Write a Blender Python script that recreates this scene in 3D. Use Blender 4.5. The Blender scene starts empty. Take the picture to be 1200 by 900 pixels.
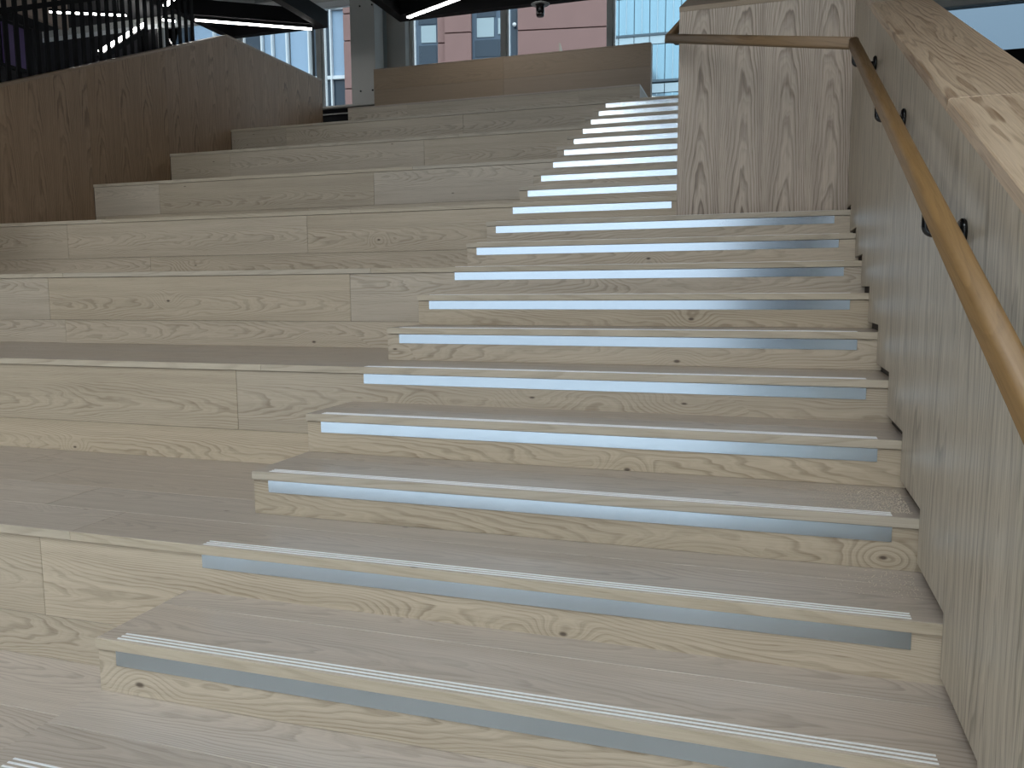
import bpy, bmesh, math, random
from mathutils import Vector, Matrix
random.seed(7)

# ------------------------------------------------------------------ camera
scene = bpy.context.scene
COL = scene.collection
cam_data = bpy.data.cameras.new('camera')
cam = bpy.data.objects.new('camera', cam_data)
COL.objects.link(cam)
YAW, PITCH, ROLL = math.radians(17.529), math.radians(-6.527), math.radians(-0.319)
fw = Vector((-math.sin(YAW) * math.cos(PITCH), math.cos(YAW) * math.cos(PITCH), math.sin(PITCH)))
rt0 = Vector((math.cos(YAW), math.sin(YAW), 0))
up0 = rt0.cross(fw)
rt = math.cos(ROLL) * rt0 + math.sin(ROLL) * up0
up = -math.sin(ROLL) * rt0 + math.cos(ROLL) * up0
M = Matrix((rt, up, -fw)).transposed().to_4x4()
M.translation = (1.624, -0.920, 1.212)
cam.matrix_world = M
cam_data.sensor_width = 36
cam_data.lens = 940.93 / 1200 * 36
cam_data.clip_start = 0.02
cam_data.clip_end = 300
scene.camera = cam

# ------------------------------------------------------------------ sky and exposure
world = bpy.data.worlds.new('overcast_sky')
scene.world = world
world.use_nodes = True
bg = world.node_tree.nodes['Background']
# overcast sky: the zenith is three times as bright as the horizon
_nt = world.node_tree
_tc = _nt.nodes.new('ShaderNodeTexCoord')
_sp = _nt.nodes.new('ShaderNodeSeparateXYZ')
_nt.links.new(_tc.outputs['Generated'], _sp.inputs[0])
_mr = _nt.nodes.new('ShaderNodeMapRange')
_mr.inputs['From Min'].default_value = 0.0; _mr.inputs['From Max'].default_value = 1.0
_mr.inputs['To Min'].default_value = 1.0; _mr.inputs['To Max'].default_value = 3.0
_nt.links.new(_sp.outputs['Z'], _mr.inputs['Value'])
_st = _nt.nodes.new('ShaderNodeMath'); _st.operation = 'MULTIPLY'
SKY = 0.75
_st.inputs[1].default_value = SKY
_nt.links.new(_mr.outputs[0], _st.inputs[0])
_nt.links.new(_st.outputs[0], bg.inputs['Strength'])
bg.inputs['Color'].default_value = (0.78, 0.89, 1.0, 1)
scene.view_settings.view_transform = 'Standard'
scene.view_settings.look = 'None'
scene.view_settings.exposure = 0.95
scene.view_settings.gamma = 1
scene.view_settings.use_curve_mapping = False

# ------------------------------------------------------------------ stair module
R = 0.15          # riser
G = 0.35517       # going
XL = -4.513       # face of the left wall
XS0, XS1 = 0.0, 1.968      # metal strips
XB = -0.062       # left end of block steps
NOSE_T = 0.028
OVER = 0.008
YF = 4.12         # front of the central stair wall
XF = 1.085        # its left face
SL = R / G
def xw(y): return 2.023 + 0.0066 * y     # face of the right wall


# ------------------------------------------------------------------ materials
def new_mat(name):
    m = bpy.data.materials.new(name)
    m.use_nodes = True
    nt = m.node_tree
    return m, nt, nt.nodes['Principled BSDF']

class NG:
    """tiny node-graph helper"""
    def __init__(s, nt): s.nt = nt
    def val(s, sock, v):
        if isinstance(v, (int, float)): sock.default_value = v
        elif isinstance(v, tuple): sock.default_value = v
        else: s.nt.links.new(v, sock)
    def math(s, op, a, b=0.0, c=0.0):
        n = s.nt.nodes.new('ShaderNodeMath'); n.operation = op
        s.val(n.inputs[0], a); s.val(n.inputs[1], b); s.val(n.inputs[2], c)
        return n.outputs[0]
    def vec(s, x, y, z):
        n = s.nt.nodes.new('ShaderNodeCombineXYZ')
        s.val(n.inputs[0], x); s.val(n.inputs[1], y); s.val(n.inputs[2], z)
        return n.outputs[0]
    def noise(s, v, scale=1, detail=2, rough=0.5):
        n = s.nt.nodes.new('ShaderNodeTexNoise')
        s.val(n.inputs['Vector'], v); n.inputs['Scale'].default_value = scale
        n.inputs['Detail'].default_value = detail; n.inputs['Roughness'].default_value = rough
        return n.outputs['Fac']
    def mix(s, f, a, b, blend='MIX'):
        n = s.nt.nodes.new('ShaderNodeMix'); n.data_type = 'RGBA'; n.blend_type = blend
        s.val(n.inputs[0], f); s.val(n.inputs[6], a); s.val(n.inputs[7], b)
        return n.outputs[2]
    def smooth(s, v, a, b):
        n = s.nt.nodes.new('ShaderNodeMapRange'); n.interpolation_type = 'SMOOTHSTEP'
        s.val(n.inputs[0], v); n.inputs[1].default_value = a; n.inputs[2].default_value = b
        return n.outputs[0]

def wood(name, axis, base, dark, rough=0.42, leaf=0.0, K=260.0, S=5.0, A=5.0, contrast=0.6, knots=True, tint=0.16, spec=0.5, fibre=0.35, nu=2.0, lo=0.40):
    m, nt, p = new_mat(name)
    g = NG(nt)
    tc = nt.nodes.new('ShaderNodeTexCoord')
    sp = nt.nodes.new('ShaderNodeSeparateXYZ'); nt.links.new(tc.outputs['Object'], sp.inputs[0])
    oi = nt.nodes.new('ShaderNodeObjectInfo')
    rnd = oi.outputs['Random']
    ax = 'XYZ'.index(axis)
    oth = [i for i in range(3) if i != ax]
    u0 = sp.outputs[ax]
    w0 = g.math('ADD', sp.outputs[oth[0]], sp.outputs[oth[1]])
    u = g.math('ADD', u0, g.math('MULTIPLY', rnd, 61.0))
    r2 = g.math('FRACT', g.math('MULTIPLY', rnd, 17.31))
    if leaf:
        cell = g.math('FLOOR', g.math('DIVIDE', w0, leaf))
        wc = g.math('SUBTRACT', g.math('SUBTRACT', w0, g.math('MULTIPLY', cell, leaf)), leaf * 0.5)
        u = g.math('ADD', u, g.math('MULTIPLY', cell, 0.03))
        cellz = g.math('MULTIPLY', cell, 0.12)
    else:
        wc = g.math('ADD', w0, g.math('MULTIPLY', g.math('SUBTRACT', r2, 0.5), 0.16))
        cellz = 0.0
    rz = g.math('ADD', g.math('MULTIPLY', rnd, 40.0), cellz)
    # wavy drift of the heart line along the board
    drift = g.math('SUBTRACT', g.noise(g.vec(g.math('MULTIPLY', u, 1.3), rz, 3.0), 1, 1), 0.5)
    wd = g.math('ADD', wc, g.math('MULTIPLY', drift, 0.10 if not leaf else 0.05))
    n1 = g.math('SUBTRACT', g.noise(g.vec(g.math('MULTIPLY', u, nu), g.math('MULTIPLY', wc, 9.0), rz), 1, 3, 0.5), 0.5)
    v = g.math('ADD', g.math('MULTIPLY', g.math('MULTIPLY', wd, wd), K), g.math('MULTIPLY', u, S))
    v = g.math('ADD', v, g.math('MULTIPLY', n1, A))
    kdark = None
    if knots:
        vo = nt.nodes.new('ShaderNodeTexVoronoi'); vo.feature = 'F1'; vo.voronoi_dimensions = '2D'
        nt.links.new(g.vec(g.math('MULTIPLY', u, 1.5), g.math('ADD', g.math('MULTIPLY', w0, 4.2), rz), 0.0), vo.inputs['Vector'])
        vo.inputs['Scale'].default_value = 1.0
        sc = nt.nodes.new('ShaderNodeSeparateColor'); nt.links.new(vo.outputs['Color'], sc.inputs[0])
        on = g.math('GREATER_THAN', sc.outputs[0], 0.74)
        kd = vo.outputs['Distance']
        near = g.math('MULTIPLY', g.math('SUBTRACT', 1.0, g.smooth(kd, 0.0, 0.42)), on)
        v = g.math('ADD', v, g.math('MULTIPLY', near, 5.5))
        kdark = g.math('MULTIPLY', g.math('SUBTRACT', 1.0, g.smooth(kd, 0.006, 0.026)), on)
    if knots:
        at = nt.nodes.new('ShaderNodeAttribute'); at.attribute_type = 'OBJECT'; at.attribute_name = 'knot'
        ks = nt.nodes.new('ShaderNodeSeparateXYZ'); nt.links.new(at.outputs['Vector'], ks.inputs[0])
        du = g.math('SUBTRACT', u0, ks.outputs[0])
        dw = g.math('MULTIPLY', g.math('SUBTRACT', w0, ks.outputs[1]), 1.9)
        dd = g.math('SQRT', g.math('ADD', g.math('MULTIPLY', du, du), g.math('MULTIPLY', dw, dw)))
        dd = g.math('ADD', dd, g.math('MULTIPLY', g.math('MULTIPLY', n1, dd), 1.4))
        v = g.math('ADD', v, g.math('MULTIPLY', g.math('SUBTRACT', 1.0, g.smooth(dd, 0.0, 0.13)), g.math('MULTIPLY', ks.outputs[2], 4.5)))
        kd2 = g.math('MULTIPLY', g.math('SUBTRACT', 1.0, g.smooth(dd, 0.005, 0.017)), ks.outputs[2])
        kdark = g.math('MAXIMUM', kdark, kd2)
    fr = g.math('FRACT', v)
    ring = g.math('MULTIPLY', g.smooth(fr, lo, 0.88), g.math('SUBTRACT', 1.0, g.smooth(fr, 0.88, 1.0)))
    fr2 = g.math('FRACT', g.math('ADD', g.math('MULTIPLY', v, 2.7), g.math('MULTIPLY', n1, 2.0)))
    ring2 = g.math('MULTIPLY', g.smooth(fr2, 0.3, 0.8), g.math('SUBTRACT', 1.0, g.smooth(fr2, 0.82, 1.0)))
    patch = g.smooth(g.noise(g.vec(g.math('MULTIPLY', u, 1.7), g.math('MULTIPLY', wc, 7.0), g.math('ADD', rz, 9.0)), 1, 2), 0.3, 0.7)
    ringc = g.math('MULTIPLY', ring, g.math('ADD', 0.35, g.math('MULTIPLY', patch, 0.65)))
    fib = g.smooth(g.noise(g.vec(g.math('MULTIPLY', u, 5.0), g.math('MULTIPLY', w0, 260.0), rz), 1, 2, 0.6), 0.38, 0.72)
    broad = g.smooth(g.noise(g.vec(g.math('MULTIPLY', u, 0.8), g.math('MULTIPLY', w0, 26.0), rz), 1, 2), 0.3, 0.75)
    f = g.math('MULTIPLY', ringc, contrast)
    f = g.math('ADD', f, g.math('MULTIPLY', ring2, contrast * 0.22))
    pore = g.smooth(g.noise(g.vec(g.math('MULTIPLY', u, 14.0), g.math('MULTIPLY', w0, 420.0), rz), 1, 1, 0.5), 0.60, 0.74)
    f = g.math('ADD', f, g.math('MULTIPLY', g.math('MULTIPLY', pore, g.math('ADD', 0.3, ring)), 0.30))
    f = g.math('ADD', f, g.math('MULTIPLY', fib, fibre * 0.5))
    f = g.math('ADD', f, g.math('MULTIPLY', broad, 0.22))
    f = g.math('MINIMUM', f, 1.0)
    c = g.mix(f, base + (1,), dark + (1,))
    if kdark is not None:
        c = g.mix(g.math('MULTIPLY', kdark, 0.85), c, (0.05, 0.03, 0.02, 1))
    r3 = g.math('FRACT', g.math('MULTIPLY', rnd, 91.7))
    hsv = nt.nodes.new('ShaderNodeHueSaturation')
    nt.links.new(c, hsv.inputs['Color'])
    g.val(hsv.inputs['Value'], g.math('ADD', 1.0 - tint * 0.5, g.math('MULTIPLY', r3, tint)))
    g.val(hsv.inputs['Saturation'], g.math('ADD', 0.88, g.math('MULTIPLY', r2, 0.24)))
    nt.links.new(hsv.outputs[0], p.inputs['Base Color'])
    g.val(p.inputs['Roughness'], g.math('ADD', rough, g.math('MULTIPLY', fib, 0.1)))
    p.inputs['Specular IOR Level'].default_value = spec
    b = nt.nodes.new('ShaderNodeBump'); b.inputs['Strength'].default_value = 0.06; b.inputs['Distance'].default_value = 0.002
    nt.links.new(fib, b.inputs['Height']); nt.links.new(b.outputs[0], p.inputs['Normal'])
    return m

def plain(name, col, rough=0.5, metal=0.0, emit=0.0, var=0.0, scale=8.0):
    m, nt, p = new_mat(name)
    g = NG(nt)
    if var:
        tc = nt.nodes.new('ShaderNodeTexCoord')
        n = g.noise(tc.outputs['Object'], scale, 4)
        c = g.mix(n, tuple(x * (1 - var) for x in col) + (1,), tuple(min(1, x * (1 + var)) for x in col) + (1,))
        nt.links.new(c, p.inputs['Base Color'])
    else:
        p.inputs['Base Color'].default_value = col + (1,)
    p.inputs['Roughness'].default_value = rough
    p.inputs['Metallic'].default_value = metal
    if emit:
        p.inputs['Emission Color'].default_value = col + (1,)
        p.inputs['Emission Strength'].default_value = emit
    return m

def brushed(name, col, rough, tangent, aniso):
    m, nt, p = new_mat(name)
    g = NG(nt)
    tc = nt.nodes.new('ShaderNodeTexCoord')
    mp = nt.nodes.new('ShaderNodeMapping'); mp.inputs['Scale'].default_value = (2.0, 900, 900)
    nt.links.new(tc.outputs['Object'], mp.inputs[0])
    n = g.noise(mp.outputs[0], 1, 2)
    nt.links.new(g.mix(n, tuple(x * 0.9 for x in col) + (1,), col + (1,)), p.inputs['Base Color'])
    p.inputs['Metallic'].default_value = 1
    p.inputs['Roughness'].default_value = rough
    p.inputs['Anisotropic'].default_value = aniso
    nt.links.new(g.vec(*tangent), p.inputs['Tangent'])
    return m

def glass(name, tint, refl=1.0):
    m = bpy.data.materials.new(name); m.use_nodes = True
    nt = m.node_tree
    nt.nodes.remove(nt.nodes['Principled BSDF'])
    out = nt.nodes['Material Output']
    tr = nt.nodes.new('ShaderNodeBsdfTransparent'); tr.inputs[0].default_value = tint + (1,)
    gl = nt.nodes.new('ShaderNodeBsdfGlossy'); gl.inputs['Roughness'].default_value = 0.0
    fr = nt.nodes.new('ShaderNodeFresnel'); fr.inputs[0].default_value = 1.5
    g = NG(nt)
    mx = nt.nodes.new('ShaderNodeMixShader')
    nt.links.new(g.math('MULTIPLY', fr.outputs[0], refl), mx.inputs[0])
    nt.links.new(tr.outputs[0], mx.inputs[1]); nt.links.new(gl.outputs[0], mx.inputs[2])
    nt.links.new(mx.outputs[0], out.inputs['Surface'])
    return m

OAK, OAKD = (0.54, 0.465, 0.36), (0.26, 0.205, 0.145)
M_BOARD = wood('oak_board', 'X', OAK, OAKD, rough=0.38, contrast=0.50, K=620.0, A=6.5, S=6.0)
M_NOSE_LIT = wood('oak_nosing_lit', 'X', (0.52, 0.455, 0.355), (0.30, 0.245, 0.18), rough=0.38, contrast=0.35, K=300.0, A=3.0, S=3.0, nu=0.9, knots=False, tint=0.08)  # paler than the tread oak: light on the front edges put into colour
M_TREAD_SHADED = wood('oak_tread_shaded', 'X', (0.47, 0.40, 0.335), (0.26, 0.215, 0.175), rough=0.29, contrast=0.5, tint=0.16, K=520.0, A=6.0, S=5.0)  # darker, greyer riser oak: shade and sky tint of the tops put into colour
M_CHEEK = wood('oak_cheek', 'Y', OAK, OAKD, rough=0.38)
M_VENR = wood('oak_veneer_quarter', 'Z', (0.58, 0.51, 0.405), (0.28, 0.235, 0.175), rough=0.36, leaf=0.33, K=150, S=1.2, A=4.0, contrast=0.65, knots=False, tint=0.05, fibre=0.9)
M_VENF = wood('oak_veneer_crown', 'Z', (0.52, 0.43, 0.345), (0.19, 0.142, 0.105), rough=0.4, leaf=0.24, K=420, S=4.0, A=3.0, contrast=0.75, knots=False, tint=0.05, fibre=0.6)
M_VENL = wood('oak_veneer_brown', 'Z', (0.42, 0.27, 0.155), (0.20, 0.122, 0.066), rough=0.45, leaf=0.30, K=260, S=3.0, A=3.5, contrast=0.75, knots=False, tint=0.10, fibre=0.5)
M_COPE = wood('oak_coping', 'Y', (0.60, 0.475, 0.35), (0.26, 0.175, 0.115), rough=0.36, K=260, S=1.5, A=9.0, nu=0.7, contrast=0.75, knots=False, tint=0.06)
M_COPEX = wood('oak_coping_cross', 'X', (0.45, 0.36, 0.27), (0.24, 0.17, 0.11), rough=0.4, knots=False)
M_RAIL = wood('oak_handrail', 'X', (0.27, 0.165, 0.075), (0.15, 0.088, 0.038), rough=0.4, K=300, S=3, A=4, contrast=0.45, knots=False, tint=0.06)
M_BACK = wood('oak_backrest', 'X', (0.29, 0.22, 0.155), (0.20, 0.15, 0.10), rough=0.45, contrast=0.35, knots=False, tint=0.08)
M_ALU = brushed('brushed_aluminium', (0.57, 0.66, 0.74), 0.19, (0.0, 0.0, 1.0), 0.4)
M_RIB = plain('aluminium_rib', (0.90, 0.92, 0.94), 0.4, 0.25)
M_GAP = plain('dark_joint', (0.05, 0.042, 0.035), 0.8)
M_BLACK = plain('black_steel', (0.006, 0.006, 0.007), 0.6, 0.0)
M_BLACK.node_tree.nodes['Principled BSDF'].inputs['Specular IOR Level'].default_value = 0.15
M_CEIL = plain('black_ceiling', (0.014, 0.014, 0.016), 0.8)
M_GLOSSB = plain('gloss_black', (0.008, 0.008, 0.009), 0.12, 0.2)
M_LED_FILL = plain('led_fill_diffuser', (1.0, 0.98, 0.95), 0.5, 0, 30.0)  # brighter than the landing lamps; only for the added fill lamps
M_LEDV = plain('led_diffuser_landing', (1.0, 0.98, 0.95), 0.5, 0, 10.0)
M_COLUMN = plain('grey_painted_steel', (0.40, 0.395, 0.37), 0.5, 0, 0, 0.08, 3)
M_FRAME = plain('window_frame_grey', (0.55, 0.55, 0.53), 0.45)
M_FRAMEW = plain('window_frame_pale', (0.80, 0.82, 0.83), 0.4)
M_BULK = plain('grey_bulkhead', (0.20, 0.21, 0.21), 0.7)
M_FOYER = plain('grey_foyer_floor', (0.60, 0.60, 0.59), 0.2, 0, 0, 0.08, 2)
M_DARKWALL = plain('dark_wall', (0.022, 0.022, 0.026), 0.7)
M_PALEWALL = plain('pale_wall', (0.6, 0.59, 0.57), 0.7)
M_GREYWALL = plain('grey_wall', (0.16, 0.155, 0.15), 0.7)
M_GLASSD = glass('solar_glass', (0.36, 0.42, 0.46), 0.5)
M_GLASS = glass('window_glass', (0.86, 0.90, 0.90))
M_PINK = plain('pink_terracotta', (0.30, 0.165, 0.145), 0.7, 0, 0, 0.10, 1.2)
M_PINKD = plain('pink_terracotta_recess', (0.22, 0.10, 0.09), 0.8)
M_WFRAME = plain('blue_grey_window_frame', (0.085, 0.125, 0.175), 0.4)
M_WGLASS = plain('blue_window_glass', (0.03, 0.05, 0.075), 0.08)
M_BLIND = plain('pale_blind', (0.42, 0.50, 0.53), 0.7)
M_TGLASS = plain('tower_glass', (0.30, 0.48, 0.58), 0.08, 0.55)
M_TGLASS2 = plain('tower_spandrel', (0.50, 0.62, 0.68), 0.25, 0.2)
M_TFRAME = plain('tower_mullion', (0.10, 0.14, 0.17), 0.5)
M_LGLASS = plain('pale_blue_panel', (0.34, 0.46, 0.60), 0.3, 0.1)
M_STREET = plain('street', (0.16, 0.16, 0.16), 0.9)
M_PURPLE_LIT = plain('purple_lit_wall', (0.035, 0.014, 0.075), 0.5, 0, 0.02, 0.3, 5)  # faint glow for a purple-lit wall put into the colour
M_SOFFIT = plain('beige_soffit', (0.40, 0.31, 0.25), 0.7)
M_CHIP = plain('sawdust', (0.62, 0.55, 0.45), 0.9, 0, 0, 0.3, 900)
M_DISC = plain('grey_disc', (0.35, 0.36, 0.36), 0.5)

# ------------------------------------------------------------------ geometry helpers
_cache = {}
def box_mesh(dx, dy, dz, mat, bev=0.0):
    key = (round(dx, 4), round(dy, 4), round(dz, 4), mat.name, bev)
    if key in _cache: return _cache[key]
    bm = bmesh.new()
    bmesh.ops.create_cube(bm, size=1)
    bmesh.ops.scale(bm, vec=(dx, dy, dz), verts=bm.verts)
    if bev: bmesh.ops.bevel(bm, geom=list(bm.edges), offset=bev, segments=1, affect='EDGES')
    me = bpy.data.meshes.new('box'); bm.to_mesh(me); bm.free()
    me.materials.append(mat)
    _cache[key] = me
    return me

def link(name, me, parent=None, loc=(0, 0, 0), rot=(0, 0, 0)):
    o = bpy.data.objects.new(name, me)
    COL.objects.link(o)
    if parent is not None: o.parent = parent
    o.location = loc
    o.rotation_euler = rot
    return o

def box(name, x0, x1, y0, y1, z0, z1, mat, parent=None, bev=0.0, off=(0, 0, 0)):
    """box from world bounds; off = world position of the parent"""
    me = box_mesh(x1 - x0, y1 - y0, z1 - z0, mat, bev)
    return link(name, me, parent, ((x0 + x1) / 2 - off[0], (y0 + y1) / 2 - off[1], (z0 + z1) / 2 - off[2]))

def mesh_obj(name, verts, faces, mat, parent=None, loc=(0, 0, 0), smooth=False):
    me = bpy.data.meshes.new(name)
    me.from_pydata([tuple(v) for v in verts], [], faces)
    me.validate()
    bm = bmesh.new(); bm.from_mesh(me); bmesh.ops.recalc_face_normals(bm, faces=bm.faces); bm.to_mesh(me); bm.free()
    me.materials.append(mat)
    if smooth:
        for p in me.polygons: p.use_smooth = True
    return link(name, me, parent, loc)

def prism(name, poly, x0, x1, mat, parent=None, origin=(0, 0, 0), xf=None):
    """extrude a (y,z) polygon along X; xf(y) shifts X with y; vertices are relative to origin"""
    n = len(poly)
    xf = xf or (lambda y: 0.0)
    v = [(x0 + xf(y) - origin[0], y - origin[1], z - origin[2]) for y, z in poly] + \
        [(x1 + xf(y) - origin[0], y - origin[1], z - origin[2]) for y, z in poly]
    f = [tuple(range(n)), tuple(range(2 * n - 1, n - 1, -1))] + [(i, (i + 1) % n, n + (i + 1) % n, n + i) for i in range(n)]
    return mesh_obj(name, v, f, mat, parent, origin)

def lathe(name, prof, mat, parent, loc, rot=(0, 0, 0), seg=24):
    """revolve (radius, height) about local Z"""
    v, f = [], []
    for rr, h in prof:
        for i in range(seg):
            a = 2 * math.pi * i / seg
            v.append((rr * math.cos(a), rr * math.sin(a), h))
    for j in range(len(prof) - 1):
        for i in range(seg):
            f.append((j * seg + i, j * seg + (i + 1) % seg, (j + 1) * seg + (i + 1) % seg, (j + 1) * seg + i))
    f.append(tuple(range(seg))[::-1]); f.append(tuple(range((len(prof) - 1) * seg, len(prof) * seg)))
    o = mesh_obj(name, v, f, mat, parent, loc)
    o.rotation_euler = rot
    for p in o.data.polygons: p.use_smooth = len(p.vertices) == 4
    return o

def tube(name, pts, rad, mat, parent, seg=10):
    v, f = [], []
    pts = [Vector(p) for p in pts]
    for i, p in enumerate(pts):
        d = (pts[min(i + 1, len(pts) - 1)] - pts[max(i - 1, 0)]).normalized()
        a = d.cross(Vector((0, 0, 1)))
        if a.length < 1e-3: a = d.cross(Vector((1, 0, 0)))
        a.normalize(); b = d.cross(a)
        for k in range(seg):
            t = 2 * math.pi * k / seg
            v.append(p + rad * (math.cos(t) * a + math.sin(t) * b))
    n = len(pts)
    for i in range(n - 1):
        for k in range(seg):
            f.append((i * seg + k, i * seg + (k + 1) % seg, (i + 1) * seg + (k + 1) % seg, (i + 1) * seg + k))
    f.append(tuple(range(seg))[::-1]); f.append(tuple(range((n - 1) * seg, n * seg)))
    return mesh_obj(name, v, f, mat, parent, smooth=True)

def bar(name, a, b, w, h, mat, parent=None):
    """horizontal or sloping bar: bottom centre line a->b, width w, height h; local X along the bar"""
    a, b = Vector(a), Vector(b)
    d = b - a
    L = d.length
    me = box_mesh(L, w, h, mat)
    o = bpy.data.objects.new(name, me); COL.objects.link(o)
    if parent is not None: o.parent = parent
    mid = (a + b) / 2 + Vector((0, 0, h / 2))
    o.location = mid
    o.rotation_euler = (0, -math.atan2(d.z, math.hypot(d.x, d.y)), math.atan2(d.y, d.x))
    return o

def thing(name, label, cat, loc=(0, 0, 0), group=None):
    o = bpy.data.objects.new(name, None); COL.objects.link(o)
    o.empty_display_size = 0.1
    o.location = loc
    o['label'] = label; o['category'] = cat
    if group: o['group'] = group
    return o

def tag(o, label, cat, group=None):
    o['label'] = label; o['category'] = cat
    if group: o['group'] = group
    return o

def structure(o, label=None):
    o['kind'] = 'structure'
    if label: o['label'] = label
    return o

BEV = 0.0012
def set_knot(o, x, z):
    """a knot with swirling rings on the front face of a riser board, at world x, z"""
    px, pz = o.parent.location.x, o.parent.location.z
    o['knot'] = [x - px - o.location.x, z - pz - o.location.z - 0.01, 1.0]
STEP_KNOT = {2: (0.071, 0.184), 4: (1.95, 0.482), 5: (1.185, 0.605), 7: (1.273, 0.92), 8: (1.298, 1.085), 10: (1.0, 1.391)}
TIER_KNOT_UP = {3: (1.135, 0.31), 6: (0.256, 0.745), 9: (-1.9, 1.17), 12: (-0.99, 1.583)}
TIER_KNOT_LOW = {6: (-1.588, 0.47), 9: (-0.886, 0.93)}
GAP = 0.0012

# ------------------------------------------------------------------ shell
structure(box('floor', -11.5, 7.0, -14.0, 11.7, -0.65, -0.47, M_FOYER), 'grey foyer floor below the stair')
structure(box('floor_landing', -11.0, 6.9, 7.56, 11.42, 3.00, 3.148, M_FOYER), 'upper landing floor behind the top tier')
structure(box('ceiling', -11.5, 7.0, -0.8, 10.4, 6.6, 6.8, M_CEIL), 'black ceiling above the truss frames')
rl = structure(box('added_rooflight', -11.5, 7.0, -0.96, -0.8, 6.6, 6.9, M_FRAME), 'added rooflight, out of view, bringing top light into the stair hall')  # added opening, unseen; lets more light fall on treads and risers
xs_r = [-11.4 + 1.84 * i for i in range(11)]
for x in xs_r:
    o = box('glazing_bar', x - 0.04, x + 0.04, -13.95, -0.97, 6.62, 6.80, M_FRAME); o.parent = rl; o.location -= rl.location
for y_ in (-11.0, -8.0, -5.0, -2.5):
    o = box('purlin', -11.4, 7.0, y_ - 0.03, y_ + 0.03, 6.56, 6.615, M_FRAME); o.parent = rl; o.location -= rl.location
for a_, b_ in zip(xs_r[:-1], xs_r[1:]):
    o = box('pane', a_ + 0.041, b_ - 0.041, -13.94, -0.97, 6.70, 6.712, M_GLASS); o.parent = rl; o.location -= rl.location
structure(box('ceiling_dark_end', -11.5, -7.4, 10.42, 11.7, 6.12, 6.6, M_CEIL), 'black ceiling end above the far left windows')
structure(box('ceiling_bulkhead', -7.4, 7.0, 10.42, 11.7, 6.12, 6.6, M_BULK), 'grey ceiling strip along the window wall')
structure(box('wall_far_left', -11.7, -11.5, -14.0, 11.7, -0.65, 6.8, M_DARKWALL), 'dark wall far behind the black bars')
structure(box('wall_far_right', 7.0, 7.2, -14.0, 11.7, -0.65, 6.8, M_PALEWALL), 'grey wall far to the right')

# glazed front behind the camera (daylight comes in here)
wf = structure(box('window_2', -11.5, 7.0, -14.1, -13.95, -0.65, -0.1, M_GREYWALL), 'tall glazed front of the hall')
box('header', -11.5, 7.0, -14.1, -13.95, 6.3, 6.8, M_GREYWALL, None)['kind'] = 'structure'
bpy.data.objects['header'].name = 'trim_1'
for i, x in enumerate((-11.4, -9.6, -7.8, -6.0, -4.2, -2.4, -0.6, 0.86)):
    o = box('mullion', x - 0.04, x + 0.04, -14.1, -13.95, -0.1, 6.3, M_FRAME)
    o.parent = wf; o.location = o.location - wf.location
o = box('transom', -11.4, 0.86, -14.09, -13.96, 2.6, 2.68, M_FRAME); o.parent = wf; o.location = o.location - wf.location
structure(box('wall_back', 0.9, 7.0, -14.1, -13.95, -0.1, 6.3, M_DARKWALL), 'dark wall beside the glazed front')

# ------------------------------------------------------------------ boards
def rows_split(x0, x1, joints):
    xs = [x0] + sorted(j for j in joints if x0 + 0.05 < j < x1 - 0.05) + [x1]
    return [(xs[i] + (GAP / 2 if i else 0), xs[i + 1] - (GAP / 2 if i < len(xs) - 2 else 0)) for i in range(len(xs) - 1)]

def strips(parent, k, x0, x1):
    """aluminium band under the nosing and three ribs on the tread"""
    z = k * R
    y = k * G
    o = box('contrast_strip', x0, x1, y - 0.0025, y + 0.002, z - 0.0300 - 0.0412, z - 0.0300, M_ALU, parent, off=parent.location)
    o['label'] = 'brushed aluminium contrast strip under the nosing'
    for d in (0.016, 0.031, 0.046):
        box('tread_rib', x0, x1, y - OVER + d - 0.0026, y - OVER + d + 0.0026, z - 0.002, z + 0.0016, M_RIB, parent, off=parent.location)

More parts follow.
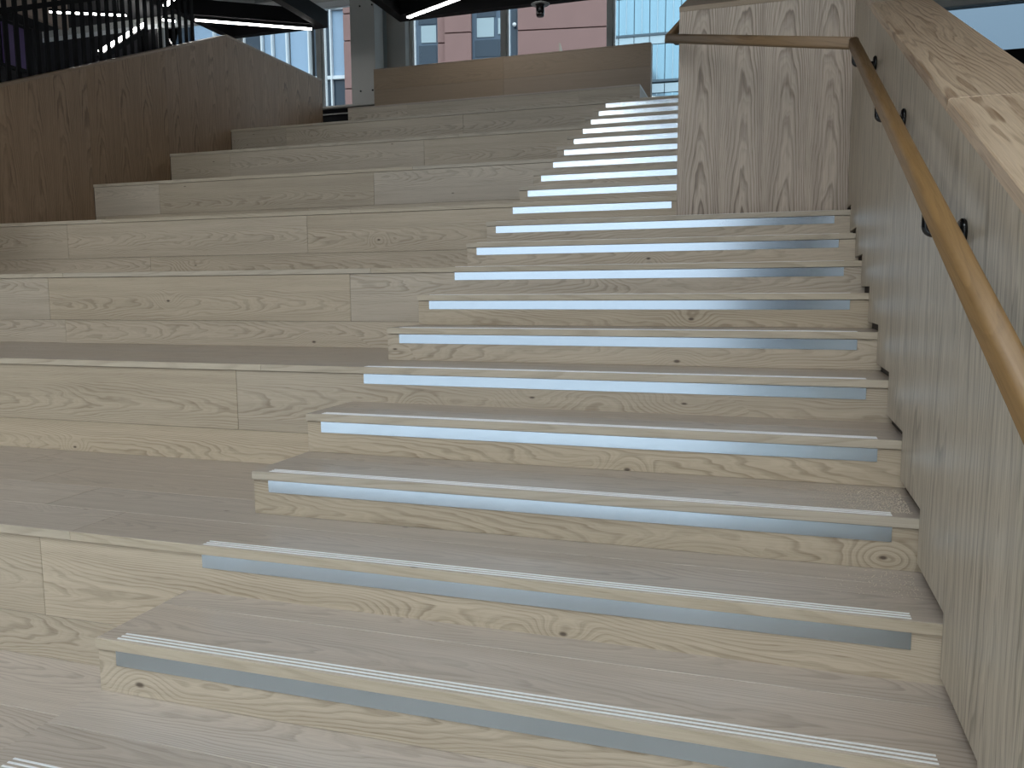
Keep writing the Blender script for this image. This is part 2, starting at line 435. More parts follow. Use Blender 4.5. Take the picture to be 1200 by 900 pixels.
UP = {0: -0.64, 3: -0.64, 6: -0.64, 9: -0.64, 12: -1.56, 15: -1.56, 18: -1.56, 21: -1.56}
LOWJ = {3: -1.9, 6: -2.9, 9: -2.72, 12: -2.96, 15: -2.2, 18: -3.0, 21: -2.6}
TIER_LABEL = {
    0: 'floor-level oak deck in the lower left corner beside the nearest steps',
    3: 'lowest oak seating tier, its broad deck nearest the camera',
    6: 'second oak seating tier from the bottom with a joint above the knotty plank',
    9: 'third oak seating tier from the bottom, level with the camera',
    12: 'fourth oak seating tier from the bottom, lowest one touching the brown wall corner',
    15: 'fifth oak seating tier from the bottom against the brown left wall',
    18: 'sixth oak seating tier from the bottom against the brown left wall',
    21: 'seventh and highest full-width oak seating tier below the top bench',
}
for k in range(0, 22, 3):
    y, z = k * G, k * R
    xr = xw(y) + 0.019 if k <= 11 else XF - 0.001
    t = thing('seating_tier', TIER_LABEL[k], 'seating tier', (XL, y, z - 3 * R), 'oak seating tiers')
    off = t.location.copy()
    x0 = XL + 0.004
    j = UP[k]
    ups = [j - 2.2 * i for i in range(0, 3)]
    for a, b in rows_split(x0, xr, ups):
        o = box('riser_plank', a, b, y, y + 0.02, z - 0.300 + GAP / 2, z - NOSE_T - 0.0015, M_BOARD, t, BEV, off)
        if k in TIER_KNOT_UP and a < TIER_KNOT_UP[k][0] < b: set_knot(o, *TIER_KNOT_UP[k])
    lj = LOWJ.get(k, -2.0)
    for a, b in rows_split(x0, xr, [lj - 2.2 * i for i in range(0, 3)]):
        o = box('riser_plank', a, b, y, y + 0.02, z - 0.45 + 0.0003, z - 0.300 - GAP / 2, M_BOARD, t, BEV, off)
        if k in TIER_KNOT_LOW and a < TIER_KNOT_LOW[k][0] < b: set_knot(o, *TIER_KNOT_LOW[k])
    jt = -0.504 if k < 10 else -1.2
    ys = [-OVER, 0.235, 0.505, 0.785, 3 * G + 0.008]
    for i in range(4):
        xe = xr if (i < 2 or k == 21) else 0.0
        if k == 21 and i > 0: break
        for a, b in rows_split(x0, xe, [jt - 0.37 * i - 2.2 * n for n in range(0, 3)]):
            if i == 0: box('lit_nosing_edge', a, b, y - OVER, y - OVER + 0.006, z - NOSE_T, z - 0.0004, M_NOSE_LIT, t, 0.0008, off)
            box('tread_plank', a, b, y + ys[i] + (GAP / 2 if i else 0.0062), y + ys[i + 1] - GAP / 2, z - NOSE_T, z, M_TREAD_SHADED, t, BEV, off)
    box('dark_backing', x0, xr, y + 0.021, y + 0.05, z - 0.45, z - NOSE_T - 0.001, M_GAP, t, off=off)
    if k:
        strips(t, k, XS0, XS1 if k < 12 else XF - 0.045)
    else:
        strips(t, k, XS0, XS1)

STEP_LABEL = {1: 'lowest oak step, only its tread showing along the bottom edge of the picture',
              2: 'nearest whole oak step, with a swirling knot at its left end'}
ORD = {3: 'second', 6: 'third', 9: 'fourth', 12: 'fifth', 15: 'sixth', 18: 'seventh'}
NTH = {3: 'lowest', 6: 'second', 9: 'third', 12: 'fourth', 15: 'fifth', 18: 'sixth'}
for k in [q for q in range(1, 21) if q % 3]:
    base = k - k % 3
    lab = STEP_LABEL.get(k) or 'oak step with metal strip, %s of two standing on the %s seating tier' % ('lower' if k % 3 == 1 else 'upper', NTH[base])
    if k == 5: lab = 'oak step with dusty wall gap, upper of two on the lowest tier'
    if k == 4: lab = 'oak step strewn with sawdust at its right end, lower on the lowest tier'
    y, z = k * G, k * R
    xr = xw(y) + 0.019 if k <= 11 else XF - 0.001
    t = thing('stair_step', lab, 'stair step', (XB, y, base * R), 'oak block steps of the stair')
    off = t.location.copy()
    o = box('riser_board', XB + 0.002, xr, y, y + 0.02, (k - 1) * R + 0.0002, z - NOSE_T - 0.0015, M_BOARD, t, BEV, off)
    if k in STEP_KNOT: set_knot(o, *STEP_KNOT[k])
    yend = (k + 1) * G
    ysm = y + (0.245 if k % 2 == 0 else 0.185)
    box('lit_nosing_edge', XB, xr, y - OVER, y - OVER + 0.006, z - NOSE_T, z - 0.0004, M_NOSE_LIT, t, 0.0008, off)
    box('tread_board', XB, xr, y - OVER + 0.0062, ysm - GAP / 2, z - NOSE_T, z, M_TREAD_SHADED, t, BEV, off)
    if k == 11:
        box('tread_board', XB, XF - 0.001, ysm + GAP / 2, yend + 0.008, z - NOSE_T, z, M_TREAD_SHADED, t, BEV, off)
        box('tread_board', XF - 0.0005, xr, ysm + GAP / 2, YF - 0.0005, z - NOSE_T, z, M_TREAD_SHADED, t, BEV, off)
    else:
        box('tread_board', XB, xr, ysm + GAP / 2, yend + 0.008, z - NOSE_T, z, M_TREAD_SHADED, t, BEV, off)
    yb = (base + 3) * G
    box('cheek_board', XB + 0.002, XB + 0.022, y + 0.021, yb - 0.001, (k - 1) * R + 0.001, z - NOSE_T - 0.0015, M_CHEEK, t, BEV, off)
    strips(t, k, XS0, XS1 if k < 12 else XF - 0.045)

# top bench and its tall backrest
BX0, BX1, BY0, BY1, BZ = -3.53, 0.184, 24 * G, 9.234, 3.553
t = thing('top_bench', 'low oak bench at the top of the tiers, before the tall backrest', 'bench', (BX0, BY0, 3.148))
off = t.location.copy()
for a, b in ((BX0, -2.707), (-2.706, -0.52), (-0.519, BX1)):
    box('front_board', a, b, BY0, BY0 + 0.02, 3.149, BZ - 0.02, M_BOARD, t, BEV, off)
    box('seat_board', a, b, BY0 - 0.004, BY1 - 0.001, BZ - 0.0195, BZ, M_TREAD_SHADED, t, BEV, off)
box('end_board', BX1 - 0.02, BX1, BY0 + 0.0205, BY1 - 0.001, 3.149, BZ - 0.02, M_BACK, t, BEV, off)
box('end_board', BX0, BX0 + 0.02, BY0 + 0.0205, BY1 - 0.001, 3.149, BZ - 0.02, M_CHEEK, t, BEV, off)
t = thing('bench_backrest', 'tall brown oak backrest panel behind the top bench', 'backrest', (BX0, BY1, 3.148))
off = t.location.copy()
for a, b in ((-3.515, -1.6745), (-1.6735, 0.205)):
    box('back_board', a, b, BY1, BY1 + 0.02, 3.149, 3.93, M_BACK, t, BEV, off)
    box('back_board', a, b, BY1, BY1 + 0.02, 3.931, 4.19, M_BACK, t, BEV, off)
box('top_board', -3.515, 0.205, BY1 - 0.002, BY1 + 0.14, 4.1905, 4.205, M_BACK, t, BEV, off)
box('end_board', 0.19, 0.205, BY1 + 0.0205, BY1 + 0.14, 3.149, 4.19, M_BACK, t, BEV, off)
prism('end_bracket', [(9.40, 3.76), (9.72, 3.76), (9.72, 3.82), (9.40, 4.02)], 0.2055, 0.245, M_BACK, t, origin=tuple(off))

# ------------------------------------------------------------------ right wall with stepped panels
def cope_z(y): return 1.745 + 0.437 * (y - 1.479)
def saw(y0, y1, gap):
    """stepped lower edge between y0 and y1"""
    pts = []
    e = 0.012
    k = math.floor((y0 + e) / G + 1e-6)
    pts.append((y0, max(k, -3) * R + gap))
    while True:
        yk = (k + 1) * G - e
        if yk >= y1 - 1e-6 or k + 1 > 11: break
        pts += [(yk, max(k, -3) * R + gap), (yk, max(k + 1, -3) * R + gap)]
        k += 1
    pts.append((y1, max(k, -3) * R + gap))
    return pts

ws = prism('wall_right', [(-2.5, -0.46), (7.9, -0.46), (7.9, cope_z(7.9) - 0.05), (-2.5, cope_z(-2.5) - 0.05)], 0.020, 0.235, M_GAP, xf=xw)
structure(ws, 'dark core of the right stair wall')
pj = [-2.5, -1.34, -0.14, 1.06, 2.26, 3.46, YF - 0.002]
for a, b in zip(pj[:-1], pj[1:]):
    bot = saw(a + 0.001, b - 0.001, 0.029)
    poly = bot + [(b - 0.001, cope_z(b) - 0.036), (a + 0.001, cope_z(a) - 0.036)]
    prism('wall_panel', poly, 0.0, 0.0195, M_VENR, ws, (2.0, a, 0.0), xf=xw)
cj = [-2.5, -0.62, 1.312, 3.25, 5.2, 7.9]
ang = math.atan(0.437)
for a, b in zip(cj[:-1], cj[1:]):
    L = (b - a) / math.cos(ang) - 0.0015
    me = box_mesh(0.238, L, 0.034, M_COPE, 0.003)
    ym = (a + b) / 2
    o = link('coping_board', me, ws, (xw(ym) + 0.238 / 2 - 0.003, ym + 0.017 * math.sin(ang), cope_z(ym) - 0.017 * math.cos(ang)), (ang, 0, -0.0066))

# ------------------------------------------------------------------ central wall that narrows the stair
XE = xw(YF)
def ctop(y): return 2.882 + SL * (y - YF)
wc = prism('wall_centre', [(YF + 0.02, 1.0), (7.9, 1.0), (7.9, ctop(7.9) - 0.03), (YF + 0.02, ctop(YF + 0.02) - 0.03)], XF + 0.019, XE + 0.019, M_GAP)
structure(wc, 'dark core of the central stair wall')
box('wall_panel', XF, XE - 0.001, YF, YF + 0.0195, 11 * R + 0.006, 2.882 - 0.030, M_VENF, wc)
for a, b in ((YF + 0.02, 5.32), (5.322, 6.52), (6.522, 7.9)):
    prism('wall_panel', [(a, 1.4), (b, 1.4), (b, ctop(b) - 0.032), (a, ctop(a) - 0.032)], XF, XF + 0.0185, M_VENF, wc, (XF, a, 1.4))
me = box_mesh(XE - XF + 0.006, (7.9 - YF) / math.cos(math.atan(SL)), 0.028, M_COPEX, 0.002)
ym = (YF + 7.9) / 2
link('coping_board', me, wc, ((XF + XE) / 2, ym + 0.004, ctop(ym) - 0.014), (math.atan(SL), 0, 0))

# ------------------------------------------------------------------ left wall
YT = 21 * G
ZT = 4.235
def ltop(y): return min(ZT, ZT + 0.4187 * (y - YT))
wl = prism('wall_left', [(2.6, -0.4), (9.55, -0.4), (9.55, ZT - 0.03), (YT, ZT - 0.03), (2.6, ltop(2.6) - 0.03)], XL - 0.10, XL - 0.019, M_GAP)
structure(wl, 'dark core of the brown left wall')
def panel_left(a, b, zb):
    prism('wall_panel', [(a + 0.001, zb), (b - 0.001, zb), (b - 0.001, ltop(b) - 0.026), (a + 0.001, ltop(a) - 0.026)], XL - 0.0185, XL, M_VENL, wl, (XL, a, zb))
for k in (7.4, 9, 12, 15, 18):
    a = k * G
    b = (math.floor(k / 3) * 3 + 3) * G
    panel_left(a, b, math.floor(k / 3) * 3 * R + 0.002)
panel_left(YT, 8.5, 21 * R + 0.002)
panel_left(8.5, 9.57, 21 * R + 0.002)
prism('end_panel', [(9.5705, 3.15), (9.585, 3.15), (9.585, ZT - 0.026), (9.5705, ZT - 0.026)], XL - 0.12, XL, M_VENL, wl, (XL, 9.57, 3.15))
sa = math.atan(0.4187)
def cope_left(a, b):
    poly = [(a, ltop(a) - 0.025), (b, ltop(b) - 0.025), (b, ltop(b)), (a, ltop(a))]
    prism('coping_board', poly, XL - 0.125, XL + 0.004, wood_cope_l, wl, (XL, a, ltop(a)))
wood_cope_l = wood('oak_coping_brown', 'Y', (0.36, 0.25, 0.155), (0.22, 0.145, 0.085), rough=0.3, knots=False, contrast=0.4)
cope_left(2.6, 4.9); cope_left(4.901, YT - 0.001); cope_left(YT, 9.587)

# ------------------------------------------------------------------ handrail
def rail_section():
    pts = []
    w, h, rr = 0.0195, 0.0255, 0.0125
    for cx, cz, a0 in ((w - rr, h - rr, 0), (-(w - rr), h - rr, 90), (-(w - rr), -(h - rr), 180), (w - rr, -(h - rr), 270)):
        for i in range(6):
            a = math.radians(a0 + 18 * i)
            pts.append((cx + rr * math.cos(a), cz + rr * math.sin(a)))
    return pts
def rail_piece(name, a, b, na, nb, parent):
    """rail from a to b cut by planes with normals na (at a) and nb (at b); local X along the rail"""
    a, b = Vector(a), Vector(b)
    d = (b - a).normalized()
    side = d.cross(Vector((0, 0, 1))).normalized()
    upv = side.cross(d)
    rot = Matrix((d, -side, upv)).transposed()
    sec = rail_section()
    v = []
    for P, n in ((a, na), (b, nb)):
        for s, t in sec:
            q = P + side * s + upv * t
            if n is not None:
                n_ = Vector(n)
                q = q + d * (n_.dot(P - q) / n_.dot(d))
            v.append(rot.inverted() @ (q - a))
    n = len(sec)
    f = [tuple(range(n))[::-1], tuple(range(n, 2 * n))] + [(i, (i + 1) % n, n + (i + 1) % n, n + i) for i in range(n)]
    o = mesh_obj(name, v, f, M_RAIL, parent)
    for p in o.data.polygons: p.use_smooth = len(p.vertices) == 4
    o.rotation_euler = rot.to_euler()
    o.location = a
    return o
A0, C1, C2, E2 = Vector((1.955, -0.45, 0.741)), Vector((1.955, 3.02, 2.285)), Vector((1.032, 4.035, 2.683)), Vector((1.032, 7.6, 2.683 + SL * 3.565))
hr = thing('handrail', 'oak handrail on black brackets along the right wall, crossing to the central wall', 'handrail')
d1, d2, d3 = (C1 - A0).normalized(), (C2 - C1).normalized(), (E2 - C2).normalized()
rail_piece('rail', A0, C1, None, d1 + d2, hr)
rail_piece('rail', C1, C2, d1 + d2, d2 + d3, hr)
rail_piece('rail', C2, E2, d2 + d3, None, hr)
def bracket(yb, parent):
    f = (yb - A0.y) / (C1.y - A0.y)
    P = A0.lerp(C1, f)
    X = xw(yb)
    z = P.z - 0.078
    b = lathe('bracket', [(0.0, 0.0), (0.028, 0.0), (0.031, 0.003), (0.031, 0.009), (0.025, 0.014), (0.0, 0.016)], M_GLOSSB, parent, (X, yb, z), (0, -math.pi / 2, 0))
    xx = P.x - 0.002
    pts = [(X - 0.005, yb, z)]
    for i in range(7):
        a = math.radians(15 * i)
        pts.append((xx + 0.016 - 0.016 * math.sin(a), yb, z + 0.016 - 0.016 * math.cos(a)))
    pts.append((xx, yb, P.z - 0.02))
    arm = tube('bracket_arm', pts, 0.0095, M_GLOSSB, b)
    arm.matrix_parent_inverse = b.matrix_basis.inverted()
    return b
for yb in (0.10, 1.06, 2.03, 2.95):
    bracket(yb, hr)
zb = 2.683 + SL * 0.30
pts = [(XF, 4.30, zb - 0.085), (1.045, 4.30, zb - 0.085), (1.032, 4.30, zb - 0.075), (1.032, 4.30, zb - 0.02)]
tube('bracket_arm', pts, 0.007, M_GLOSSB, hr)
tube('bracket_arm', [(XF, 5.4, zb + 0.465 - 0.085), (1.045, 5.4, zb + 0.465 - 0.085), (1.032, 5.4, zb + 0.465 - 0.075), (1.032, 5.4, zb + 0.465 - 0.02)], 0.007, M_GLOSSB, hr)

# ------------------------------------------------------------------ black bar screen on the left
sc = thing('bar_screen', 'screen of black vertical bars standing along the brown left wall', 'screen', (-4.65, 3.2, 2.4))
off = sc.location.copy()
y = 4.573 - 0.105 * 12
while y < 7.15:
    zb = ltop(y) - 0.08
    box('screen_bar', -4.669, -4.651, y - 0.0525 - 0.020, y - 0.0525 + 0.020, round(zb, 2), 6.55, M_BLACK, sc, off=off)
    y += 0.105
o = bar('screen_rail', (-4.66, 3.2, 3.606 + 0.43 * (3.2 - 4.563) - 0.03), (-4.66, 7.15, 3.606 + 0.43 * (7.15 - 4.563) - 0.03), 0.02, 0.045, M_BLACK)
o.parent = sc; o.location = o.location - off
o = bar('bottom_rail', (-4.67, 3.2, ltop(3.2) - 0.06), (-4.67, 7.15, ltop(7.15) - 0.06), 0.012, 0.05, M_BLACK)
o.parent = sc; o.location = o.location - off

# ------------------------------------------------------------------ black ceiling frames with linear lights
ZB = 4.9
def frame(label, beams):
    t = thing('ceiling_frame', label, 'ceiling frame', (beams[0][0][0], beams[0][0][1], ZB), 'black ceiling frames')
    for a, b, w, h in beams:
        o = bar('beam', (a[0], a[1], ZB), (b[0], b[1], ZB), w, h, M_BLACK)
        o.parent = t; o.location = o.location - t.location
    return t
def led(label, a, b, z=ZB, w=0.05, lm=None):
    t = thing('linear_light', label, 'light', (a[0], a[1], z), 'linear ceiling lights')
    o = bar('housing', (a[0], a[1], z - 0.03), (b[0], b[1], z - 0.03), w + 0.03, 0.029, M_BLACK)
    o.parent = t; o.location = o.location - t.location
    o = bar('diffuser', (a[0], a[1], z - 0.044), (b[0], b[1], z - 0.044), w, 0.0135, lm or M_LEDV)
    o.parent = t; o.location = o.location - t.location
    if z > ZB:
        for q in (0.1, 0.9):
            box('hanger', a[0] + q * (b[0] - a[0]) - 0.006, a[0] + q * (b[0] - a[0]) + 0.006, a[1] + q * (b[1] - a[1]) - 0.006, a[1] + q * (b[1] - a[1]) + 0.006, z - 0.002, 6.6, M_BLACK, t, off=t.location)
    return t
frame('black triangular ceiling frame above the end of the brown wall', [
    ((-4.40, 5.0), (-4.40, 9.50), 0.12, 0.22), ((-6.0, 9.45), (-4.46, 9.45), 0.10, 0.16),
    ((-5.90, 5.0), (-5.90, 9.40), 0.12, 0.22), ((-5.84, 8.48), (-4.46, 9.38), 0.16, 0.20), ((-5.84, 7.98), (-4.46, 7.1), 0.16, 0.2)])
frame('black triangular ceiling frame above the tall bench backrest', [
    ((-3.22, 5.0), (-3.22, 9.60), 0.12, 0.22), ((-3.16, 9.54), (2.2, 9.54), 0.12, 0.22),
    ((-3.16, 9.44), (-0.2, 8.02), 0.16, 0.20), ((-0.2, 5.0), (-0.2, 9.47), 0.12, 0.22)])
led('long white linear light over the end of the brown wall', (-5.80, 8.55), (-4.52, 9.37))
led('short white linear light at top edge above the brown wall', (-5.80, 7.98), (-4.6, 7.22))
led('slanting white linear light above the tall bench backrest', (-3.05, 9.36), (-0.4, 8.08))
led('distant white linear light seen through the black bars', (-8.36, 8.64), (-7.43, 9.10), 5.3)
led('farthest small linear light seen through the right bars', (-7.06, 9.42), (-6.93, 9.54), 5.3)

# added fill lamps over the lower hall, unseen behind and above the camera
n_ = 0
for iy, yl in enumerate((-9.6, -6.8, -4.0, -1.2)):
    for ix, xl in enumerate((-6.6, -2.6, 1.4)):
        sgn = 1 if (ix + iy) % 2 else -1
        row = ('farthest back', 'third', 'second', 'first')[iy]
        colm = ('left', 'middle', 'right')[ix]
        led('added unseen fill light of the %s row overhead, %s one' % (row, colm), (xl - 1.2, yl - 0.65 * sgn), (xl + 1.2, yl + 0.65 * sgn), 5.2, 0.08, M_LED_FILL)

# sloped bright stair light; added glowing panel for a purple-lit wall behind the bars
t = thing('stair_light', 'slanting bright stair light seen through the black bars', 'light', (-9, 10.225, 5.15))
o = bar('diffuser', (-9, 10.2, 5.17), (-9, 11.3, 5.95), 0.04, 0.05, M_LEDV); o.parent = t; o.location = o.location - t.location
o = bar('housing', (-9, 10.2, 5.05), (-9, 11.3, 5.83), 0.08, 0.09, M_BLACK); o.parent = t; o.location = o.location - t.location
for q in (10.3, 10.75, 11.2):
    box('post', -9.02, -8.98, q - 0.02, q + 0.02, 3.149, 5.05 + 0.709 * (q - 10.2), M_BLACK, t, off=t.location)
t = thing('lit_wall_panel', 'glowing panel standing for a purple-lit wall behind the leftmost black bars', 'screen', (-9.0, 8.35, 4.5))
box('purple_panel', -9.0, -8.98, 8.38, 8.82, 4.55, 5.12, M_PURPLE_LIT, t, off=t.location)
box('panel_surround', -9.05, -9.0, 8.30, 8.90, 4.50, 5.17, M_BLACK, t, off=t.location)
structure(box('trim_2', -9.1, -9.0, 7.6, 9.6, 5.36, 6.5, M_SOFFIT), 'beige bulkhead seen through the top of the black bars')

# ------------------------------------------------------------------ window wall at the top
YW = 11.5
win = structure(box('window_1', -11.5, 7.0, YW - 0.06, YW + 0.1, 3.0, 3.4, M_FRAME), 'window wall behind the top landing')
mull = [-8.8, -7.2, -5.62, -3.98, -2.375, -0.71, 0.93, 2.55]
for x in mull:
    o = box('mullion', x - 0.055, x + 0.03, YW - 0.08, YW + 0.06, 3.4, 5.92, M_FRAME); o.parent = win; o.location -= win.location
    o = box('mullion_edge', x + 0.032, x + 0.062, YW - 0.03, YW + 0.06, 3.4, 5.92, M_FRAMEW); o.parent = win; o.location -= win.location
for z0, z1, mt in ((5.92, 6.00, M_FRAMEW), (6.00, 6.12, M_FRAME)):
    o = box('header_rail', -11.5, 3.2, YW - 0.06, YW + 0.06, z0, z1, mt); o.parent = win; o.location -= win.location
for a, b in zip(mull[:-1], mull[1:]):
    o = box('pane', a + 0.063, b - 0.056, YW - 0.006, YW + 0.006, 3.4, 5.92, M_GLASS); o.parent = win; o.location -= win.location
structure(box('wall_window_end', -11.5, -8.86, YW - 0.06, YW + 0.1, 3.4, 6.12, M_DARKWALL), 'dark end of the window wall behind the black bars')
# high strip window on the far right
w3 = structure(box('window_3', 2.62, 7.0, YW - 0.08, YW + 0.1, 3.4, 4.32, M_BLACK), 'black parapet below the pale strip window')
o = box('header_rail', 3.2, 7.0, YW - 0.08, YW + 0.1, 4.93, 6.12, M_COLUMN); o.parent = w3; o.location -= w3.location
o = box('pane', 2.62, 7.0, YW - 0.006, YW + 0.006, 4.32, 4.93, M_GLASSD); o.parent = w3; o.location -= w3.location

# columns by the window
c = thing('steel_column', 'grey steel column with bolts at the left end of the backrest', 'column', (-4.38, 10.7, 3.148))
off = c.location.copy()
box('shaft', -4.588, -4.176, 10.6, 10.9, 3.149, 6.12, M_COLUMN, c, 0.006, off)
for bx in (-4.43, -4.225):
    lathe('bolt', [(0.0, 0.0), (0.014, 0.0), (0.014, 0.012), (0.0, 0.014)], M_GLOSSB, c, (bx - off.x, 10.6 - off.y, 4.30 - off.z), (math.pi / 2, 0, 0), 8)
    lathe('bolt', [(0.0, 0.0), (0.014, 0.0), (0.014, 0.012), (0.0, 0.014)], M_GLOSSB, c, (bx - off.x + 0.02, 10.6 - off.y, 5.55 - off.z), (math.pi / 2, 0, 0), 8)
c = thing('window_pier', 'narrow grey pier with a pale side between column and window', 'pier', (-4.12, 11.3, 3.148))
off = c.location.copy()
box('shaft', -4.29, -3.965, 11.25, 11.40, 3.149, 6.12, M_COLUMN, c, 0.004, off)
box('pale_strip', -4.565, -4.295, 11.36, 11.40, 3.149, 6.12, M_BLIND, c, off=off)
box('white_edge', -4.60, -4.567, 11.34, 11.40, 3.149, 6.12, M_FRAMEW, c, off=off)
t = thing('window_cabinet', 'low black cabinet with grey top at the end of the brown wall', 'cabinet', (-4.6, 10.0, 3.148))
off = t.location.copy()
box('top', -5.6, -3.6, 9.98, 10.5, 3.935, 3.965, M_COLUMN, t, 0.003, off)
box('body', -5.58, -3.62, 10.06, 10.48, 3.149, 3.934, M_BLACK, t, 0.003, off)
box('shelf', -5.58, -3.62, 10.02, 10.059, 3.85, 3.862, M_COLUMN, t, 0.0, off)

# hanging camera below the ceiling frame
t = thing('hanging_camera', 'small black camera hanging on a rod before the pink building', 'camera', (-1.203, 9.3, 4.66))
off = t.location.copy()
lathe('rod', [(0.012, 0.0), (0.012, 1.74)], M_DISC, t, (-1.203 - off.x, 9.3 - off.y, 4.86 - off.z), seg=10)
lathe('body', [(0.0, 0.0), (0.045, 0.0), (0.052, 0.03), (0.052, 0.14), (0.062, 0.145), (0.062, 0.165), (0.02, 0.19), (0.02, 0.24), (0.0, 0.24)], M_GLOSSB, t, (0, 0, 0.005), seg=18)
lathe('lens', [(0.0, 0.0), (0.03, 0.0), (0.03, 0.02), (0.0, 0.02)], M_GLOSSB, t, (0.02, -0.045, 0.03), (math.pi / 2, 0, 0), 14)
lathe('shade_disc', [(0.0, 0.0), (0.11, 0.0), (0.12, 0.008), (0.06, 0.03), (0.0, 0.03)], M_DISC, t, (0, 0.01, 0.15), seg=20)

# round ceiling diffuser
t = thing('ceiling_diffuser', 'round grey air diffuser in the ceiling above the linear light', 'air vent', (-7.0, 11.08, 6.1195))
for rr in (0.10, 0.19, 0.28):
    lathe('ring', [(rr, 0.0), (rr + 0.05, -0.035), (rr + 0.06, -0.03), (rr + 0.02, 0.0)], M_DISC, t, (0, 0, 0), seg=24)

# ------------------------------------------------------------------ outside
structure(box('ground', -90, 90, -120, 120, -4.2, -4.0, M_STREET), 'street level outside')
TH = math.radians(10)
P0 = Vector((-5.697, 27.43, 0))
b = thing('pink_building', 'pink clad building with blue-grey windows outside the top windows', 'building', P0)
b.rotation_euler = (0, 0, TH)
def fb(name, s0, s1, z0, z1, d0, d1, mat, parent=None):
    """box on the facade: s along it, d depth behind its face"""
    pp = parent or b
    me = box_mesh(s1 - s0, d1 - d0, z1 - z0, mat)
    o = link(name, me, pp, ((s0 + s1) / 2, (d0 + d1) / 2, (z0 + z1) / 2))
    if pp is not b: o.location = o.location - pp.location
    return o
fb('core_wall', -7.30, 1.85, -4.0, 17.0, 0.35, 6.0, M_PINKD)
def clad(s0, s1, joints, d=0.0):
    zs = [2.0] + joints + [16.0]
    for z0, z1 in zip(zs[:-1], zs[1:]):
        fb('cladding_panel', s0, s1, z0 + 0.022, z1 - 0.022, d, d + 0.3, M_PINK)
clad(-3.92, -2.97, [4.4, 6.4, 8.4, 10.36, 12.4, 14.2])
clad(-1.30, 1.87, [4.4, 6.4, 8.4, 10.33, 12.4, 14.2])
clad(-4.20, -3.925, [4.1, 6.1, 8.1, 10.07, 12.1, 13.9], 0.12)
clad(-7.64, -5.30, [4.2, 6.4, 8.59, 10.26, 11.2, 13.0])
def win_out(s0, s1, z0, z1, panes):
    w = fb('window', s0, s1, z0, z1, 0.2, 0.34, M_WFRAME)
    for a0, a1, c0, c1, mt in panes:
        fb('pane', a0, a1, c0, c1, 0.17, 0.199, mt, w)
for dz in (-4.2, -2.1, 0.0, 2.1):
    win_out(-5.29, -4.205, 9.15 + dz, 11.2 + dz, [(-4.81, -4.26, 10.12 + dz, 10.70 + dz, M_BLIND), (-4.9, -4.25, 9.35 + dz, 10.02 + dz, M_WGLASS), (-4.9, -4.25, 10.75 + dz, 11.1 + dz, M_WGLASS)])
    win_out(-2.96, -1.305, 9.15 + dz, 11.2 + dz, [(-2.78, -2.17, 10.22 + dz, 10.87 + dz, M_BLIND), (-2.02, -1.66, 10.30 + dz, 10.84 + dz, M_BLIND), (-2.85, -1.9, 9.55 + dz, 10.12 + dz, M_WGLASS), (-2.78, -2.1, 10.90 + dz, 11.15 + dz, M_WGLASS), (-1.55, -1.36, 9.3 + dz, 11.1 + dz, M_WGLASS)])
lathe('flood_light', [(0.0, 0.0), (0.06, 0.02), (0.07, 0.08), (0.0, 0.1)], M_FRAMEW, b, (-1.42, 0.1, 10.55), (math.pi / 2, 0, 0), 12)

lb = thing('panelled_building', 'pale blue panelled building seen left of the grey column', 'building', P0)
lb.rotation_euler = (0, 0, TH)
def lf(name, s0, s1, z0, z1, d0, d1, mat):
    return link(name, box_mesh(s1 - s0, d1 - d0, z1 - z0, mat), lb, ((s0 + s1) / 2, (d0 + d1) / 2, (z0 + z1) / 2))
lf('core_wall', -22, -7.66, -4, 17, 0.4, 6, M_DARKWALL)
s = -8.15
for a, c, mt in ((-8.13, -7.68, M_LGLASS), (-8.84, -8.20, M_WGLASS), (-9.75, -9.02, M_LGLASS), (-10.35, -9.92, M_LGLASS), (-10.75, -10.45, M_LGLASS), (-11.6, -10.85, M_WGLASS), (-12.6, -11.7, M_LGLASS), (-13.6, -12.7, M_LGLASS), (-14.6, -13.7, M_WGLASS), (-15.7, -14.7, M_LGLASS)):
    lf('facade_panel', a, c, 9.10, 11.4, 0.25, 0.38, mt)
    lf('facade_panel', a, c, 6.6, 8.98, 0.25, 0.38, mt if a < -8.2 or a > -7 else (M_WGLASS if a > -8.15 else M_LGLASS))
    lf('facade_panel', a, c, 11.6, 14.0, 0.25, 0.38, mt)
for x in (-8.165, -9.0, -9.84, -10.4, -10.8, -11.65, -12.65):
    lf('fin', x - 0.022, x + 0.022, 4, 16, 0.05, 0.4, M_FRAMEW)
lf('spandrel', -16, -7.67, 8.98, 9.10, 0.1, 0.38, M_FRAMEW)
lf('spandrel', -16, -7.67, 11.42, 11.56, 0.1, 0.38, M_FRAMEW)

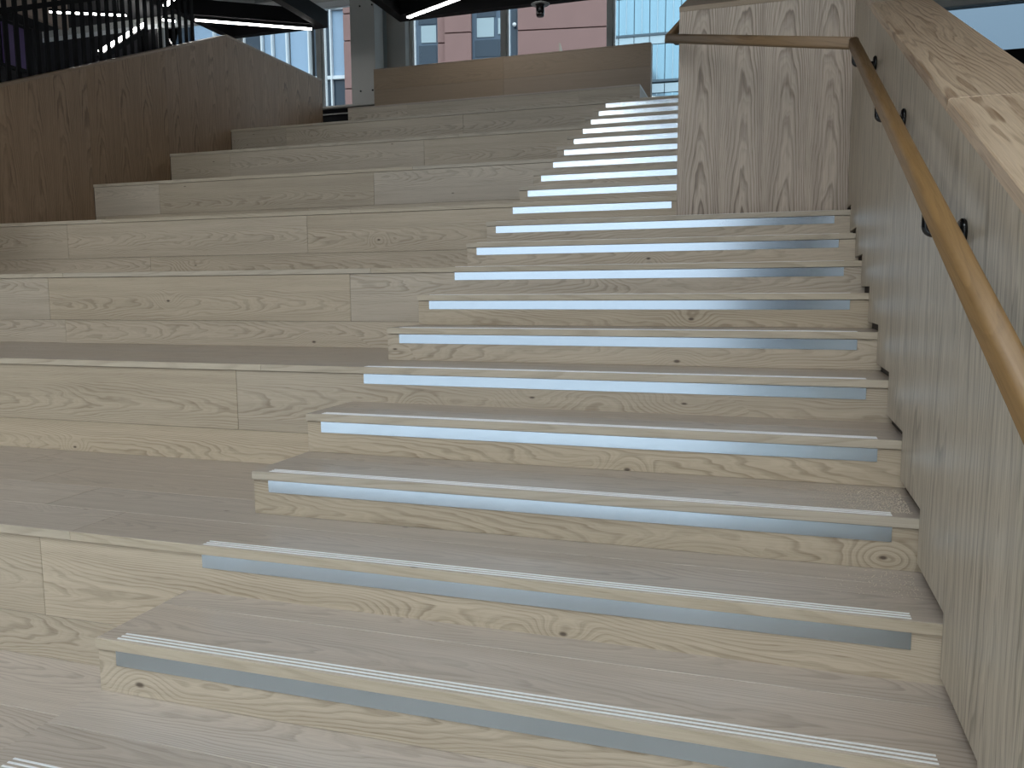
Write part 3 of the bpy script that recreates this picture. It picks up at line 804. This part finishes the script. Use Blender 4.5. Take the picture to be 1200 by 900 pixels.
T0 = Vector((-5.097, 46.118, 0)); 
gt = thing('glass_tower', 'pale blue glass office tower beyond the right end of the backrest', 'building', T0)
gt.rotation_euler = (0, 0, math.radians(4))
def tf(name, s0, s1, z0, z1, d0, d1, mat):
    return link(name, box_mesh(s1 - s0, d1 - d0, z1 - z0, mat), gt, ((s0 + s1) / 2, (d0 + d1) / 2, (z0 + z1) / 2))
tf('core', -7.5, 14, -4, 26, 0.3, 10, M_TFRAME)
ss = [-0.82 + 0.865 * i for i in range(-7, 15)]
lev = [7.7, 10.36, 13.02, 15.55, 18.2, 20.8]
for z in lev:
    for a, c in zip(ss[:-1], ss[1:]):
        tf('glass_pane', a + 0.02, c - 0.02, z + 0.05, z + 1.95, 0.12, 0.29, M_TGLASS)
        tf('spandrel_pane', a + 0.02, c - 0.02, z + 1.99, z + 2.48, 0.10, 0.29, M_TGLASS2)
    for a in ss[:-1]:
        tf('fin', a + 0.42, a + 0.45, z + 0.03, z + 1.95, 0.04, 0.12, M_TGLASS2)
    tf('floor_band', -7, 12, z - 0.10, z + 0.03, 0.05, 0.3, M_TFRAME)

# ------------------------------------------------------------------ sawdust on two treads
def dust(name, label, cx, cy, z, sx, sy, n, seed):
    rr = random.Random(seed)
    v, f = [], []
    for i in range(n):
        x = min(cx + abs(rr.gauss(0, sx)) * -1 + 0.0, cx)
        y = cy + rr.uniform(-sy, sy)
        s = rr.uniform(0.0008, 0.0024)
        a = rr.uniform(0, math.pi)
        k = len(v)
        for q in range(3):
            t = a + q * 2.094
            v.append((x + s * math.cos(t), y + s * math.sin(t) * rr.uniform(0.5, 1.2), z))
        v.append((x, y, z + s * 0.8))
        f += [(k, k + 1, k + 3), (k + 1, k + 2, k + 3), (k + 2, k, k + 3)]
    o = mesh_obj(name, v, f, M_CHIP)
    o['kind'] = 'stuff'
    tag(o, label, 'sawdust')
    return o
dust('sawdust', 'pale sawdust scattered at the wall end of the dusty step', 2.025, 4 * G + 0.18, 4 * R + 0.0002, 0.13, 0.14, 1500, 1)
dust('sawdust', 'few pale wood chips at the wall end of the lowest tier', 2.02, 3 * G + 0.24, 3 * R + 0.0002, 0.10, 0.1, 220, 2)
